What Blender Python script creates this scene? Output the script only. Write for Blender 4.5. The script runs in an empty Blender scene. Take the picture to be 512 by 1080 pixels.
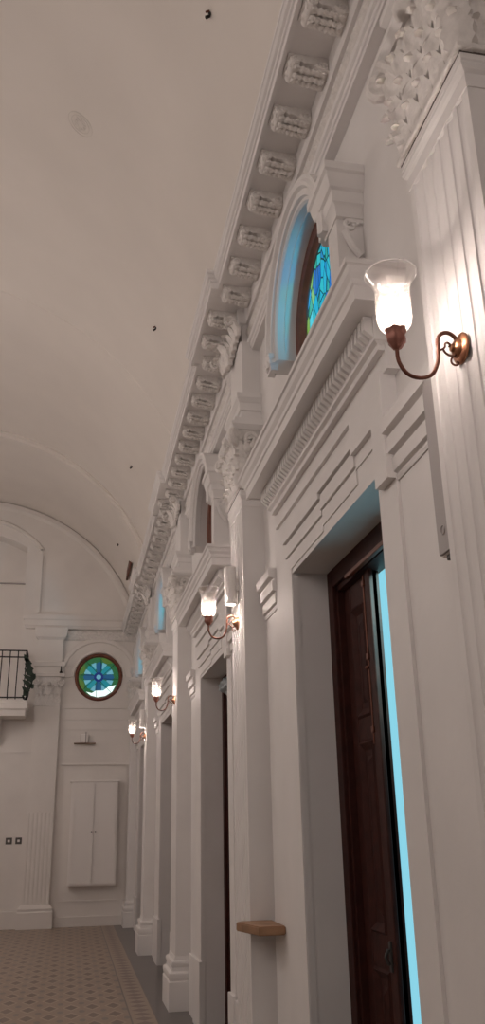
import bpy, bmesh, math, random
from mathutils import Vector, Matrix
from math import pi, sin, cos, radians as rad
random.seed(4)
scene = bpy.context.scene
COL = scene.collection

# ---------------------------------------------------------------- camera, world, exposure
def calibrated_camera():
    pp = Vector((256, 540)); v1 = Vector((73, 875)); v3 = Vector((208, -1860))
    f = math.sqrt(-(v1 - pp).dot(v3 - pp))
    def ray(p): return Vector((p[0] - 256, -(p[1] - 540), -f)).normalized()
    Y = ray(v1); Z = ray(v3); X = Y.cross(Z)
    m = Matrix((X, Y, Z)).to_4x4(); m.translation = Vector((0, 0, 1.6))
    cd = bpy.data.cameras.new('camera'); co = bpy.data.objects.new('camera', cd); COL.objects.link(co)
    cd.sensor_fit = 'VERTICAL'; cd.sensor_height = 36; cd.lens = f / 1080 * 36
    cd.clip_start = 0.02; cd.clip_end = 200
    co.matrix_world = m
    scene.camera = co
calibrated_camera()
scene.view_settings.view_transform = 'Standard'
scene.view_settings.look = 'None'
scene.view_settings.gamma = 1
scene.view_settings.use_curve_mapping = False
scene.view_settings.exposure = 0.0
scene.cycles.use_denoising = True
scene.cycles.max_bounces = 8
scene.cycles.diffuse_bounces = 5
scene.cycles.transparent_max_bounces = 12
scene.cycles.caustics_reflective = False
scene.cycles.caustics_refractive = False
scene.cycles.sample_clamp_indirect = 4
w = bpy.data.worlds.new('sky'); scene.world = w; w.use_nodes = True
w.node_tree.nodes['Background'].inputs[0].default_value = (0.26, 0.66, 0.80, 1)
w.node_tree.nodes['Background'].inputs[1].default_value = 1.0

def light(name, kind, loc, energy, color, **k):
    d = bpy.data.lights.new(name, kind); d.energy = energy; d.color = color
    for a, b in k.items():
        if a != 'aim': setattr(d, a, b)
    o = bpy.data.objects.new(name, d); COL.objects.link(o); o.location = loc
    if 'aim' in k:
        o.rotation_euler = (Vector(k['aim']) - Vector(loc)).to_track_quat('-Z', 'Y').to_euler()
    return o
WARM = (1.0, 0.85, 0.77)
NEUT = (1.0, 0.875, 0.815)
# added fill lamps for the nave's general brightness (all outside the frame)
light('nave_fill', 'AREA', (-2.6, -3.2, 4.6), 50, NEUT, shape='RECTANGLE', size=3.5, size_y=2.6, aim=(0.2, 7, 4.2))
light('nave_fill', 'POINT', (-3.2, 3.0, 5.0), 68, NEUT, shadow_soft_size=0.7)
light('nave_fill', 'POINT', (-3.3, 8.5, 4.9), 100, NEUT, shadow_soft_size=0.7)
light('nave_fill', 'POINT', (-3.4, 13.8, 4.2), 62, NEUT, shadow_soft_size=0.6)
# daylight falling on the outer side of the round windows
for wy, e in ((3.77, 260), (11.1, 260), (14.78, 260)):
    light('daylight', 'AREA', (2.25, wy - 1.1, 3.4), e * 1.5, (0.40, 0.95, 1.0), size=0.6, aim=(1.1, wy + 0.3, 4.5))

# ---------------------------------------------------------------- materials
MATS = {}
def mat(name, col, rough=0.6, metal=0.0, noise=0.0, nscale=6, bump=0.0, bscale=40, emit=None, es=0, detail=4):
    if name in MATS: return MATS[name]
    m = bpy.data.materials.new(name); m.use_nodes = True
    nt = m.node_tree; b = nt.nodes['Principled BSDF']
    b.inputs['Base Color'].default_value = (*col, 1); b.inputs['Roughness'].default_value = rough
    b.inputs['Metallic'].default_value = metal
    tc = nt.nodes.new('ShaderNodeTexCoord')
    if noise:
        n = nt.nodes.new('ShaderNodeTexNoise'); n.inputs['Scale'].default_value = nscale; n.inputs['Detail'].default_value = detail
        nt.links.new(tc.outputs['Object'], n.inputs['Vector'])
        r = nt.nodes.new('ShaderNodeMapRange'); r.inputs[1].default_value = .3; r.inputs[2].default_value = .7
        r.inputs[3].default_value = 1 - noise; r.inputs[4].default_value = 1 + noise * .4
        nt.links.new(n.outputs['Fac'], r.inputs[0])
        v = nt.nodes.new('ShaderNodeVectorMath'); v.operation = 'SCALE'; v.inputs[0].default_value = col
        nt.links.new(r.outputs[0], v.inputs['Scale']); nt.links.new(v.outputs[0], b.inputs['Base Color'])
    if bump:
        n = nt.nodes.new('ShaderNodeTexNoise'); n.inputs['Scale'].default_value = bscale; n.inputs['Detail'].default_value = 6
        nt.links.new(tc.outputs['Object'], n.inputs['Vector'])
        bp = nt.nodes.new('ShaderNodeBump'); bp.inputs['Strength'].default_value = bump; bp.inputs['Distance'].default_value = .01
        nt.links.new(n.outputs['Fac'], bp.inputs['Height']); nt.links.new(bp.outputs[0], b.inputs['Normal'])
    if emit:
        b.inputs['Emission Color'].default_value = (*emit, 1); b.inputs['Emission Strength'].default_value = es
    MATS[name] = m
    return m
PLASTER = mat('white_plaster', (.795, .775, .765), .55, noise=.05, nscale=2.5, bump=.12, bscale=18)
CEILM = mat('ceiling_plaster', (.78, .735, .69), .7, noise=.04, nscale=1.2, bump=.08, bscale=10)
CARVE = mat('carved_plaster', (.79, .76, .735), .6, noise=.12, nscale=30, bump=.5, bscale=55)
FARW = mat('far_plaster', (.79, .755, .725), .6, noise=.05, nscale=2, bump=.1, bscale=14)
WOOD = mat('dark_red_wood', (.048, .0125, .009), .6, noise=.35, nscale=14, bump=.1)
WOOD.node_tree.nodes['Principled BSDF'].inputs['Specular IOR Level'].default_value = .2
WOOD2 = mat('brown_window_wood', (.16, .048, .024), .5, noise=.3, nscale=18)
BRASS = mat('aged_brass', (.40, .19, .11), .38, metal=1.0)
BRONZE = mat('bronze', (.16, .065, .045), .45, metal=.75)
CUPM = mat('copper_cup', (.30, .13, .10), .45, metal=.5)
IRON = mat('black_iron', (.012, .011, .011), .5, metal=.3)
GREEN = mat('garland_green', (.012, .03, .018), .6, noise=.4, nscale=30)
TAN = mat('varnished_light_wood', (.36, .205, .115), .5, noise=.3, nscale=9)
WPAINT = mat('white_metal_paint', (.84, .81, .79), .4)
GREYP = mat('grey_plastic', (.38, .355, .35), .5)
DARKP = mat('dark_plastic', (.03, .028, .027), .5)
CLOTH = mat('pale_cloth', (.8, .86, .9), .5)
SLEEVE = mat('added_sleeve_dark', (.035, .04, .045), .9)
GAP_SHADE = mat('painted_gap_shade', (.10, .085, .078), .9)

def glass_mat():
    m = bpy.data.materials.new('clear_lamp_glass'); m.use_nodes = True; nt = m.node_tree; nt.nodes.clear()
    out = nt.nodes.new('ShaderNodeOutputMaterial'); t = nt.nodes.new('ShaderNodeBsdfTransparent'); g = nt.nodes.new('ShaderNodeBsdfGlossy')
    tr = nt.nodes.new('ShaderNodeBsdfTranslucent'); tr.inputs[0].default_value = (1, .93, .88, 1)
    g.inputs['Roughness'].default_value = .08; g.inputs[0].default_value = (1, 1, 1, 1); t.inputs[0].default_value = (.97, .96, .96, 1)
    lw = nt.nodes.new('ShaderNodeLayerWeight'); lw.inputs[0].default_value = .35
    m1 = nt.nodes.new('ShaderNodeMixShader'); m2 = nt.nodes.new('ShaderNodeMixShader')
    nt.links.new(lw.outputs['Facing'], m1.inputs[0]); nt.links.new(t.outputs[0], m1.inputs[1]); nt.links.new(g.outputs[0], m1.inputs[2])
    # etched pattern: frosting strongest low down, chevrons above, clear rim
    tc = nt.nodes.new('ShaderNodeTexCoord'); sp = nt.nodes.new('ShaderNodeSeparateXYZ'); nt.links.new(tc.outputs['Object'], sp.inputs[0])
    mr = nt.nodes.new('ShaderNodeMapRange'); nt.links.new(sp.outputs['Z'], mr.inputs[0])
    mr.inputs[1].default_value = .02; mr.inputs[2].default_value = .13; mr.inputs[3].default_value = .32; mr.inputs[4].default_value = .06
    vo = nt.nodes.new('ShaderNodeTexVoronoi'); vo.inputs['Scale'].default_value = 130; nt.links.new(tc.outputs['Object'], vo.inputs['Vector'])
    gt = nt.nodes.new('ShaderNodeMath'); gt.operation = 'LESS_THAN'; gt.inputs[1].default_value = .3; nt.links.new(vo.outputs['Distance'], gt.inputs[0])
    mr2 = nt.nodes.new('ShaderNodeMapRange'); nt.links.new(sp.outputs['Z'], mr2.inputs[0])
    mr2.inputs[1].default_value = .12; mr2.inputs[2].default_value = .14; mr2.inputs[3].default_value = .3; mr2.inputs[4].default_value = 0
    mu = nt.nodes.new('ShaderNodeMath'); mu.operation = 'MULTIPLY'; nt.links.new(gt.outputs[0], mu.inputs[0]); nt.links.new(mr2.outputs[0], mu.inputs[1])
    ad = nt.nodes.new('ShaderNodeMath'); ad.operation = 'ADD'; nt.links.new(mu.outputs[0], ad.inputs[0]); nt.links.new(mr.outputs[0], ad.inputs[1])
    nt.links.new(ad.outputs[0], m2.inputs[0]); nt.links.new(m1.outputs[0], m2.inputs[1]); nt.links.new(tr.outputs[0], m2.inputs[2])
    nt.links.new(m2.outputs[0], out.inputs[0]); return m
GLASS = glass_mat()
RIMG = mat('glass_rim', (.95, .93, .92), .15)
BULB = mat('glowing_bulb', (1, .95, .9), .5, emit=(1, .86, .74), es=28)
LENS = mat('glowing_downlight_lens', (1, .95, .9), .5, emit=(1, .88, .78), es=6)

def stained(name, es=1.0, opq=.62):
    m = bpy.data.materials.new(name); m.use_nodes = True; nt = m.node_tree; b = nt.nodes['Principled BSDF']
    tc = nt.nodes.new('ShaderNodeTexCoord'); mp = nt.nodes.new('ShaderNodeMapping'); mp.inputs['Scale'].default_value = (1, 1.15, .62)
    mp.inputs['Rotation'].default_value = (.45, 0, 0)
    nt.links.new(tc.outputs['Object'], mp.inputs[0])
    v = nt.nodes.new('ShaderNodeTexVoronoi'); v.inputs['Scale'].default_value = 13; v2 = nt.nodes.new('ShaderNodeTexVoronoi'); v2.feature = 'DISTANCE_TO_EDGE'; v2.inputs['Scale'].default_value = 13
    nt.links.new(mp.outputs[0], v.inputs['Vector']); nt.links.new(mp.outputs[0], v2.inputs['Vector'])
    sx = nt.nodes.new('ShaderNodeSeparateXYZ'); nt.links.new(v.outputs['Color'], sx.inputs[0])
    r = nt.nodes.new('ShaderNodeValToRGB'); r.color_ramp.interpolation = 'CONSTANT'
    cols = [(0, (.02, .42, .62)), (.2, (.01, .10, .50)), (.36, (.10, .62, .74)), (.52, (.04, .36, .26)), (.64, (.25, .42, .06)), (.74, (.015, .25, .60)), (.88, (.03, .50, .55))]
    for i, (p, c) in enumerate(cols):
        e = r.color_ramp.elements[i] if i < 2 else r.color_ramp.elements.new(p)
        e.position = p; e.color = (*c, 1)
    nt.links.new(sx.outputs[0], r.inputs[0])
    th = nt.nodes.new('ShaderNodeMath'); th.operation = 'GREATER_THAN'; th.inputs[1].default_value = .045; nt.links.new(v2.outputs['Distance'], th.inputs[0])
    mx = nt.nodes.new('ShaderNodeVectorMath'); mx.operation = 'SCALE'; nt.links.new(r.outputs[0], mx.inputs[0]); nt.links.new(th.outputs[0], mx.inputs['Scale'])
    nt.links.new(mx.outputs[0], b.inputs['Emission Color']); b.inputs['Emission Strength'].default_value = es  # daylight through the glass put in as a glow of the pattern
    b.inputs['Base Color'].default_value = (.02, .03, .04, 1); b.inputs['Roughness'].default_value = .25
    t = nt.nodes.new('ShaderNodeBsdfTransparent'); mxs = nt.nodes.new('ShaderNodeMixShader'); mxs.inputs[0].default_value = opq
    cy = nt.nodes.new('ShaderNodeMix'); cy.data_type = 'RGBA'; cy.inputs[0].default_value = .75; cy.inputs[7].default_value = (.30, .80, .95, 1)
    nt.links.new(r.outputs[0], cy.inputs[6]); nt.links.new(cy.outputs[2], t.inputs[0]); nt.links.new(t.outputs[0], mxs.inputs[1]); nt.links.new(b.outputs[0], mxs.inputs[2])
    nt.links.new(mxs.outputs[0], nt.nodes['Material Output'].inputs[0])
    return m
STAIN = stained('blue_green_stained_glass', 1.0)
STAIN2 = stained('unlit_stained_glass', .04, .97)
def pane(name, c, es=1.0): return mat(name, tuple(x * .1 for x in c), .3, emit=c, es=es)  # panes glow in their colour to stand in for daylight behind them

# ---------------------------------------------------------------- mesh helpers
def obj(name, bm, material, parent=None, smooth=False, recalc=True):
    if recalc: bmesh.ops.recalc_face_normals(bm, faces=bm.faces)
    me = bpy.data.meshes.new(name); bm.to_mesh(me); bm.free()
    o = bpy.data.objects.new(name, me); COL.objects.link(o); me.materials.append(material)
    if smooth:
        for p in me.polygons: p.use_smooth = True
        try: me.set_sharp_from_angle(angle=rad(smooth if smooth is not True else 40))
        except Exception: pass
    if parent: o.parent = parent
    return o
def empty(name, loc=(0, 0, 0), label=None, cat=None, group=None, kind=None):
    o = bpy.data.objects.new(name, None); o.empty_display_size = .1; COL.objects.link(o); o.location = loc
    return tag(o, label, cat, group, kind)
def tag(o, label=None, cat=None, group=None, kind=None):
    if label: o['label'] = label
    if cat: o['category'] = cat
    if group: o['group'] = group
    if kind: o['kind'] = kind
    return o
def B(): return bmesh.new()
def box(bm, x0, x1, y0, y1, z0, z1, bev=0):
    vs = [bm.verts.new((x, y, z)) for x in (x0, x1) for y in (y0, y1) for z in (z0, z1)]
    fs = [bm.faces.new([vs[i] for i in f]) for f in ((0, 1, 3, 2), (4, 6, 7, 5), (0, 4, 5, 1), (2, 3, 7, 6), (0, 2, 6, 4), (1, 5, 7, 3))]
    if bev:
        es = list({e for f in fs for e in f.edges})
        bmesh.ops.bevel(bm, geom=es, offset=bev, segments=2, affect='EDGES', profile=.5)
    return bm
def sweep(bm, path, prof, close=True):
    """profile [(offset to the left of the path, z)] swept along a plan path with mitres"""
    n = len(path); rings = []
    for i, p in enumerate(path):
        p = Vector(p)
        d0 = (p - Vector(path[i - 1])).normalized() if i > 0 else None
        d1 = (Vector(path[i + 1]) - p).normalized() if i < n - 1 else None
        n0 = Vector((-d0.y, d0.x)) if d0 else None; n1 = Vector((-d1.y, d1.x)) if d1 else None
        if n0 is None: m = n1
        elif n1 is None: m = n0
        else:
            m = (n0 + n1); m = m / max(.2, m.dot(n0))
        rings.append([bm.verts.new((p.x + m.x * o, p.y + m.y * o, z)) for o, z in prof])
    k = len(prof)
    for a, b in zip(rings, rings[1:]):
        for j in range(k if close else k - 1):
            q = (j + 1) % k
            bm.faces.new((a[j], a[q], b[q], b[j]))
    if close:
        bm.faces.new(rings[0]); bm.faces.new(list(reversed(rings[-1])))
    return bm
def prism(bm, pts, axis, a, b):
    """polygon pts in the two other axes, extruded along axis"""
    def P(u, v, t): return {'x': (t, u, v), 'y': (u, t, v), 'z': (u, v, t)}[axis]
    A = [bm.verts.new(P(u, v, a)) for u, v in pts]; C_ = [bm.verts.new(P(u, v, b)) for u, v in pts]
    bm.faces.new(A); bm.faces.new(list(reversed(C_)))
    n = len(pts)
    for i in range(n): bm.faces.new((A[i], A[(i + 1) % n], C_[(i + 1) % n], C_[i]))
    return bm
def arc_mould(bm, c, prof, a0, a1, seg=48, plane='x', closed_prof=True):
    """profile [(r, depth coordinate)] turned about centre c; plane 'x': circle in Y-Z; plane 'y': circle in X-Z"""
    full = abs(a1 - a0) >= 2 * pi - 1e-4; rings = []
    for i in range(seg if full else seg + 1):
        a = a0 + (a1 - a0) * i / seg
        if plane == 'x': rings.append([bm.verts.new((t, c[0] + r * cos(a), c[1] + r * sin(a))) for r, t in prof])
        else: rings.append([bm.verts.new((c[0] + r * cos(a), t, c[1] + r * sin(a))) for r, t in prof])
    k = len(prof); m = len(rings)
    for i in range(m if full else m - 1):
        A, C_ = rings[i], rings[(i + 1) % m]
        for j in range(k if closed_prof else k - 1):
            q = (j + 1) % k; bm.faces.new((A[j], A[q], C_[q], C_[j]))
    if not full and closed_prof:
        bm.faces.new(rings[0]); bm.faces.new(list(reversed(rings[-1])))
    return bm
def lathe(bm, prof, seg=28, c=(0, 0, 0)):
    rings = []
    for r, z in prof:
        rings.append([bm.verts.new((c[0] + max(r, 1e-4) * cos(2 * pi * i / seg), c[1] + max(r, 1e-4) * sin(2 * pi * i / seg), c[2] + z)) for i in range(seg)])
    for a, b in zip(rings, rings[1:]):
        for i in range(seg): bm.faces.new((a[i], a[(i + 1) % seg], b[(i + 1) % seg], b[i]))
    return bm
def smooth_path(pts, n=6):
    P = [Vector(p) for p in pts]; out = []
    for i in range(len(P) - 1):
        p0 = P[max(i - 1, 0)]; p1 = P[i]; p2 = P[i + 1]; p3 = P[min(i + 2, len(P) - 1)]
        for k in range(n):
            t = k / n
            out.append(.5 * ((2 * p1) + (p2 - p0) * t + (2 * p0 - 5 * p1 + 4 * p2 - p3) * t * t + (3 * p1 - p0 - 3 * p2 + p3) * t ** 3))
    out.append(P[-1]); return out
def tube(bm, pts, r, seg=10, sm=6, r1=None):
    P = smooth_path(pts, sm) if sm else [Vector(p) for p in pts]
    rings = []; up = Vector((0, 1, 0.01)).normalized(); N = len(P)
    for i, p in enumerate(P):
        d = (P[min(i + 1, N - 1)] - P[max(i - 1, 0)]).normalized()
        if abs(d.dot(up)) > .97: up = Vector((1, 0, .02)).normalized()
        a = d.cross(up).normalized(); b = d.cross(a).normalized()
        rr = r if r1 is None else r + (r1 - r) * i / (N - 1)
        rings.append([bm.verts.new(p + (a * cos(2 * pi * k / seg) + b * sin(2 * pi * k / seg)) * rr) for k in range(seg)])
    for A, C_ in zip(rings, rings[1:]):
        for k in range(seg): bm.faces.new((A[k], A[(k + 1) % seg], C_[(k + 1) % seg], C_[k]))
    bm.faces.new(rings[0]); bm.faces.new(list(reversed(rings[-1])))
    return bm
def leaf(bm, base, out, up, side, h, w, curl=.5, th=.012, lobes=4):
    """a carved acanthus leaf: grows along up, leans out and rolls over at the tip"""
    base, out, up, side = (Vector(v) for v in (base, out, up, side)); nu, nv = 6, 13
    def pt(u, v, off):
        t = v / (nv - 1); s = (u / (nu - 1) - .5) * 2
        wid = w * (.55 + .45 * sin(pi * min(1, t * 1.15))) * (1 - .55 * max(0, t - .6) / .4) * (1 + .13 * cos(t * lobes * 2 * pi))
        lean = curl * h * (t ** 2.4); zz = h * (t - .28 * max(0, t - .75) * 4 * (t - .75) * 4)
        rid = .10 * w * (1 - abs(s)) + .05 * w * cos(s * 2.5 * pi)
        return base + up * zz + out * (lean + rid + off) + side * (s * wid * .5)
    for off_pair in ((th, 0),):
        F = [[bm.verts.new(pt(u, v, off_pair[0])) for u in range(nu)] for v in range(nv)]
        K = [[bm.verts.new(pt(u, v, -.004)) for u in range(nu)] for v in range(nv)]
        for v in range(nv - 1):
            for u in range(nu - 1):
                bm.faces.new((F[v][u], F[v][u + 1], F[v + 1][u + 1], F[v + 1][u])); bm.faces.new((K[v][u], K[v + 1][u], K[v + 1][u + 1], K[v][u + 1]))
            bm.faces.new((F[v][0], F[v + 1][0], K[v + 1][0], K[v][0])); bm.faces.new((F[v][-1], K[v][-1], K[v + 1][-1], F[v + 1][-1]))
        for u in range(nu - 1):
            bm.faces.new((F[0][u], K[0][u], K[0][u + 1], F[0][u + 1])); bm.faces.new((F[-1][u], F[-1][u + 1], K[-1][u + 1], K[-1][u]))
    return bm
def scroll(bm, c, ax1, ax2, r, t=.02, turns=1.6, start=0, r_end=.25):
    """a volute: spiral tube in the plane ax1, ax2"""
    c = Vector(c); a1 = Vector(ax1); a2 = Vector(ax2); pts = []
    n = int(12 * turns)
    for i in range(n + 1):
        f = i / n; a = start + f * turns * 2 * pi; q = r * (1 - f * (1 - r_end))
        pts.append(c + a1 * (cos(a) * q) + a2 * (sin(a) * q))
    return tube(bm, pts, t, 7, 1, r1=t * .6)
def blob(bm, c, r, seed=0, sx=1, sy=1, sz=1, sub=2):
    rnd = random.Random(seed)
    g = bmesh.ops.create_icosphere(bm, subdivisions=sub, radius=1)
    for v in g['verts']:
        k = 1 + .12 * rnd.uniform(-1, 1)
        v.co = Vector((c[0] + v.co.x * r * sx * k, c[1] + v.co.y * r * sy * k, c[2] + v.co.z * r * sz * k))
def copy_tree(o, parent=None):
    c = o.copy(); COL.objects.link(c); c.parent = parent
    for ch in list(o.children): copy_tree(ch, c)
    return c

# ---------------------------------------------------------------- layout
WX = 1.20            # face of the side wall
WB = 1.66            # its outer face
PX = 1.05            # face of the pilasters
PIL = [1.965, 5.50, 9.20, 13.0]
BAY = [0.18, 3.77, 7.36, 11.10, 14.78]
FY = 16.70           # face of the end wall
LX = -5.30           # left wall
HZ = 4.29            # round window height
HR = .49
VC, VZ, VR = -2.05, 4.58, 3.32   # vault
Y0 = -5.0
DW = .76; DF = .67; DH = 2.93     # opening: near side, far side, height

# ---------------------------------------------------------------- setting: floor
def floor_mat():
    m = bpy.data.materials.new('patterned_cement_tiles'); m.use_nodes = True; nt = m.node_tree; b = nt.nodes['Principled BSDF']
    N = nt.nodes.new; L = nt.links.new
    tc = N('ShaderNodeTexCoord'); sp = N('ShaderNodeSeparateXYZ'); L(tc.outputs['Object'], sp.inputs[0])
    def M(op, a, b_=None, c=None):
        n = N('ShaderNodeMath'); n.operation = op
        for i, v in enumerate((a, b_, c)):
            if v is None: continue
            if isinstance(v, (int, float)): n.inputs[i].default_value = v
            else: L(v, n.inputs[i])
        return n.outputs[0]
    X, Y = sp.outputs['X'], sp.outputs['Y']
    T = .40; TX = .20
    # the tile motif: diamonds with a round eye and a zigzag between them
    fx = M('ABSOLUTE', M('SUBTRACT', M('FRACT', M('DIVIDE', X, TX)), .5)); fy = M('ABSOLUTE', M('SUBTRACT', M('FRACT', M('DIVIDE', Y, T)), .5))
    dsum = M('ADD', fx, fy)
    diamond = M('LESS_THAN', dsum, .30); ring = M('LESS_THAN', M('ABSOLUTE', M('SUBTRACT', dsum, .38)), .045)
    fx2 = M('ABSOLUTE', M('SUBTRACT', M('FRACT', M('ADD', M('DIVIDE', X, TX), .5)), .5)); fy2 = M('ABSOLUTE', M('SUBTRACT', M('FRACT', M('ADD', M('DIVIDE', Y, T), .5)), .5))
    star = M('LESS_THAN', M('ADD', M('MULTIPLY', fx2, fx2), M('MULTIPLY', fy2, fy2)), .022)
    def mix(f, a, b_):
        n = N('ShaderNodeMix'); n.data_type = 'RGBA'
        if isinstance(f, (int, float)): n.inputs[0].default_value = f
        else: L(f, n.inputs[0])
        for i, v in ((6, a), (7, b_)):
            if isinstance(v, tuple): n.inputs[i].default_value = (*v, 1)
            else: L(v, n.inputs[i])
        return n.outputs[2]
    field = mix(diamond, (.31, .22, .155), (.14, .09, .065)); field = mix(ring, field, (.42, .33, .24)); field = mix(star, field, (.17, .15, .135))
    # the border
    bx = M('SUBTRACT', X, .62)
    by = M('ABSOLUTE', M('SUBTRACT', M('FRACT', M('DIVIDE', Y, .2)), .5)); bxx = M('ABSOLUTE', M('SUBTRACT', bx, .12))
    bd = M('LESS_THAN', M('ADD', M('MULTIPLY', bxx, 5), by), .42)
    bord = mix(bd, (.34, .26, .19), (.16, .10, .08))
    edge = M('GREATER_THAN', bxx, .105); bord = mix(edge, bord, (.12, .10, .09))
    col = mix(M('GREATER_THAN', bx, 0), field, bord); col = mix(M('GREATER_THAN', X, .86), col, (.105, .10, .10))
    n = N('ShaderNodeTexNoise'); n.inputs['Scale'].default_value = 1.7; L(tc.outputs['Object'], n.inputs['Vector'])
    col = mix(M('MULTIPLY', n.outputs['Fac'], .35), col, (.24, .20, .17))
    L(col, b.inputs['Base Color']); b.inputs['Roughness'].default_value = .30
    try: b.inputs['Specular IOR Level'].default_value = .45
    except Exception: pass
    return m
bm = B(); box(bm, LX - .4, WB, Y0 - .3, FY + .9, -.12, 0)
tag(obj('floor', bm, floor_mat()), kind='structure')

# ---------------------------------------------------------------- right wall with its openings
def wall_rect(bm, y0, y1, z0, z1): 
    if y1 - y0 > 1e-4: box(bm, WX, WB, y0, y1, z0, z1)
def wall_hole(bm, cy, cz, r, R, x0=WX, x1=WB, n=64):
    """square cell [cy-R,cy+R]x[cz-R,cz+R] with a round hole, full wall thickness"""
    def sq(a):
        c, s = cos(a), sin(a); k = R / max(abs(c), abs(s)); return cy + c * k, cz + s * k
    A = []
    for i in range(n):
        a = 2 * pi * i / n + pi / 4; c, s = cos(a), sin(a); q = sq(a)
        A.append([bm.verts.new((x, y, z)) for x, y, z in ((x0, cy + r * c, cz + r * s), (x0, q[0], q[1]), (x1, q[0], q[1]), (x1, cy + r * c, cz + r * s))])
    for i in range(n):
        a, b = A[i], A[(i + 1) % n]
        for j in range(4): bm.faces.new((a[j], a[(j + 1) % 4], b[(j + 1) % 4], b[j]))
bm = B(); R = .60; prev = Y0 - .3; TOPZ = 6.0
for i, c in enumerate(BAY):
    wall_rect(bm, prev, c - DW, 0, TOPZ)
    wall_rect(bm, c + DF, c + DW, 0, DH); wall_rect(bm, c - DW, c + DW, DH, HZ - R); wall_rect(bm, c - DW, c - R, HZ - R, HZ + R); wall_rect(bm, c + R, c + DW, HZ - R, HZ + R)
    wall_hole(bm, c, HZ, .50, R); wall_rect(bm, c - DW, c + DW, HZ + R, TOPZ)
    prev = c + DW
wall_rect(bm, prev, FY + .9, 0, TOPZ)
tag(obj('wall_right', bm, PLASTER), kind='structure')

# left wall and the wall behind the camera
bm = B(); box(bm, LX - .4, LX, Y0 - .3, FY + .9, 0, 6.0); tag(obj('wall_left', bm, PLASTER), kind='structure')
bm = B(); box(bm, LX, WX, Y0 - .3, Y0, 0, 8.0); tag(obj('wall_back', bm, PLASTER), kind='structure')

# ---------------------------------------------------------------- vault
bm = B(); a0 = math.asin((5.25 - VZ) / VR)
arc_mould(bm, (VC, VZ), [(VR, Y0 - .3), (VR, FY + .6), (VR + .15, FY + .6), (VR + .15, Y0 - .3)], a0, pi - a0, 96, 'y')
tag(obj('ceiling', bm, CEILM, smooth=30), kind='structure')
def rib(yc, wd, th, fine):
    bm = B()
    if fine:
        p = [(VR + .02, yc - wd), (VR - th * .35, yc - wd), (VR - th * .45, yc - wd * .7), (VR - th, yc - wd * .62), (VR - th, yc + wd * .62), (VR - th * .45, yc + wd * .7), (VR - th * .35, yc + wd), (VR + .02, yc + wd)]
    else: p = [(VR + .02, yc - wd), (VR - th, yc - wd + .02), (VR - th, yc + wd - .02), (VR + .02, yc + wd)]
    arc_mould(bm, (VC, VZ), p, a0, pi - a0, 80, 'y')
    return obj('ceiling_rib', bm, CEILM, smooth=30)
ribs = [rib(13.42, .22, .075, True), rib(9.4, .32, .006, False)]
for i, r in enumerate(ribs): r.name = 'trim_%d' % (20 + i); tag(r, kind='structure')

# ---------------------------------------------------------------- main cornice (trim_1) with modillions
BO = .22
def broken_path(x, d, extra=0):
    p = [(x, Y0)]
    for y in PIL: p += [(x, y + .12 - BO + extra), (x - d, y + .12 - BO + extra), (x - d, y + .12 + BO - extra), (x, y + .12 + BO - extra)]
    p += [(x, FY)]
    return p
corn = empty('trim_1', (0, 0, 0), kind='structure')
prof = [(-.08, 5.12), (.085, 5.12), (.10, 5.145), (.10, 5.235), (.315, 5.235), (.315, 5.222), (.335, 5.222), (.335, 5.272), (.345, 5.276), (.348, 5.29),
        (.362, 5.298), (.372, 5.318), (.378, 5.322), (.378, 5.345), (.25, 5.36), (-.08, 5.36)]
bm = B(); sweep(bm, broken_path(WX, .05), prof); obj('cornice_moulding', bm, PLASTER, corn)
# carved torus and mouldings of the frieze under the modillions
def relief_strip(path, zlo, zhi, amp, depth, name, mat_, parent, step=.014, period=.115, rows=12, seed=0):
    bm = B(); cols = []
    for (xa, ya), (xb, yb) in zip(path, path[1:]):
        Ls = math.hypot(xb - xa, yb - ya)
        if Ls < 1e-5: continue
        nx, ny = -(yb - ya) / Ls, (xb - xa) / Ls; n = max(1, int(Ls / step)); prevc = None
        for i in range(n + 1):
            t = i / n; s = Ls * t; x, y = xa + (xb - xa) * t, ya + (yb - ya) * t; ring = []
            for j in range(rows + 1):
                v = j / rows; bulge = sin(pi * v) ** .6
                ph = s / period + .55 * sin(v * pi * 2.0)
                k = abs(sin(pi * ph)); f = .5 + .5 * sin(2 * pi * (ph * 2 + v * 1.5)); rel = .55 * k ** .6 + .45 * f * (.4 + .6 * sin(3 * pi * v) ** 2)
                o = depth * bulge + amp * rel * bulge
                ring.append(bm.verts.new((x + nx * o, y + ny * o, zlo + (zhi - zlo) * v)))
            if prevc:
                for j in range(rows): bm.faces.new((prevc[j], ring[j], ring[j + 1], prevc[j + 1]))
            prevc = ring
    return obj(name, bm, mat_, parent, smooth=50, recalc=False)
relief_strip([(x, max(y, .5)) for x, y in broken_path(WX, .05)][0:], 4.965, 5.125, .026, .065, 'carved_frieze', CARVE, corn, step=.016)
bm = B(); sweep(bm, broken_path(WX, .05), [(-.08, 4.87), (.055, 4.87), (.058, 4.89), (.066, 4.895), (.066, 4.925), (.078, 4.935), (.082, 4.96), (.06, 4.975), (-.08, 4.975)]); obj('architrave_moulding', bm, PLASTER, corn)
bm = B(); sweep(bm, broken_path(WX, .05), [(-.08, 4.96), (.064, 4.96), (.064, 5.13), (-.08, 5.13)]); obj('frieze_ground', bm, PLASTER, corn)
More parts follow.
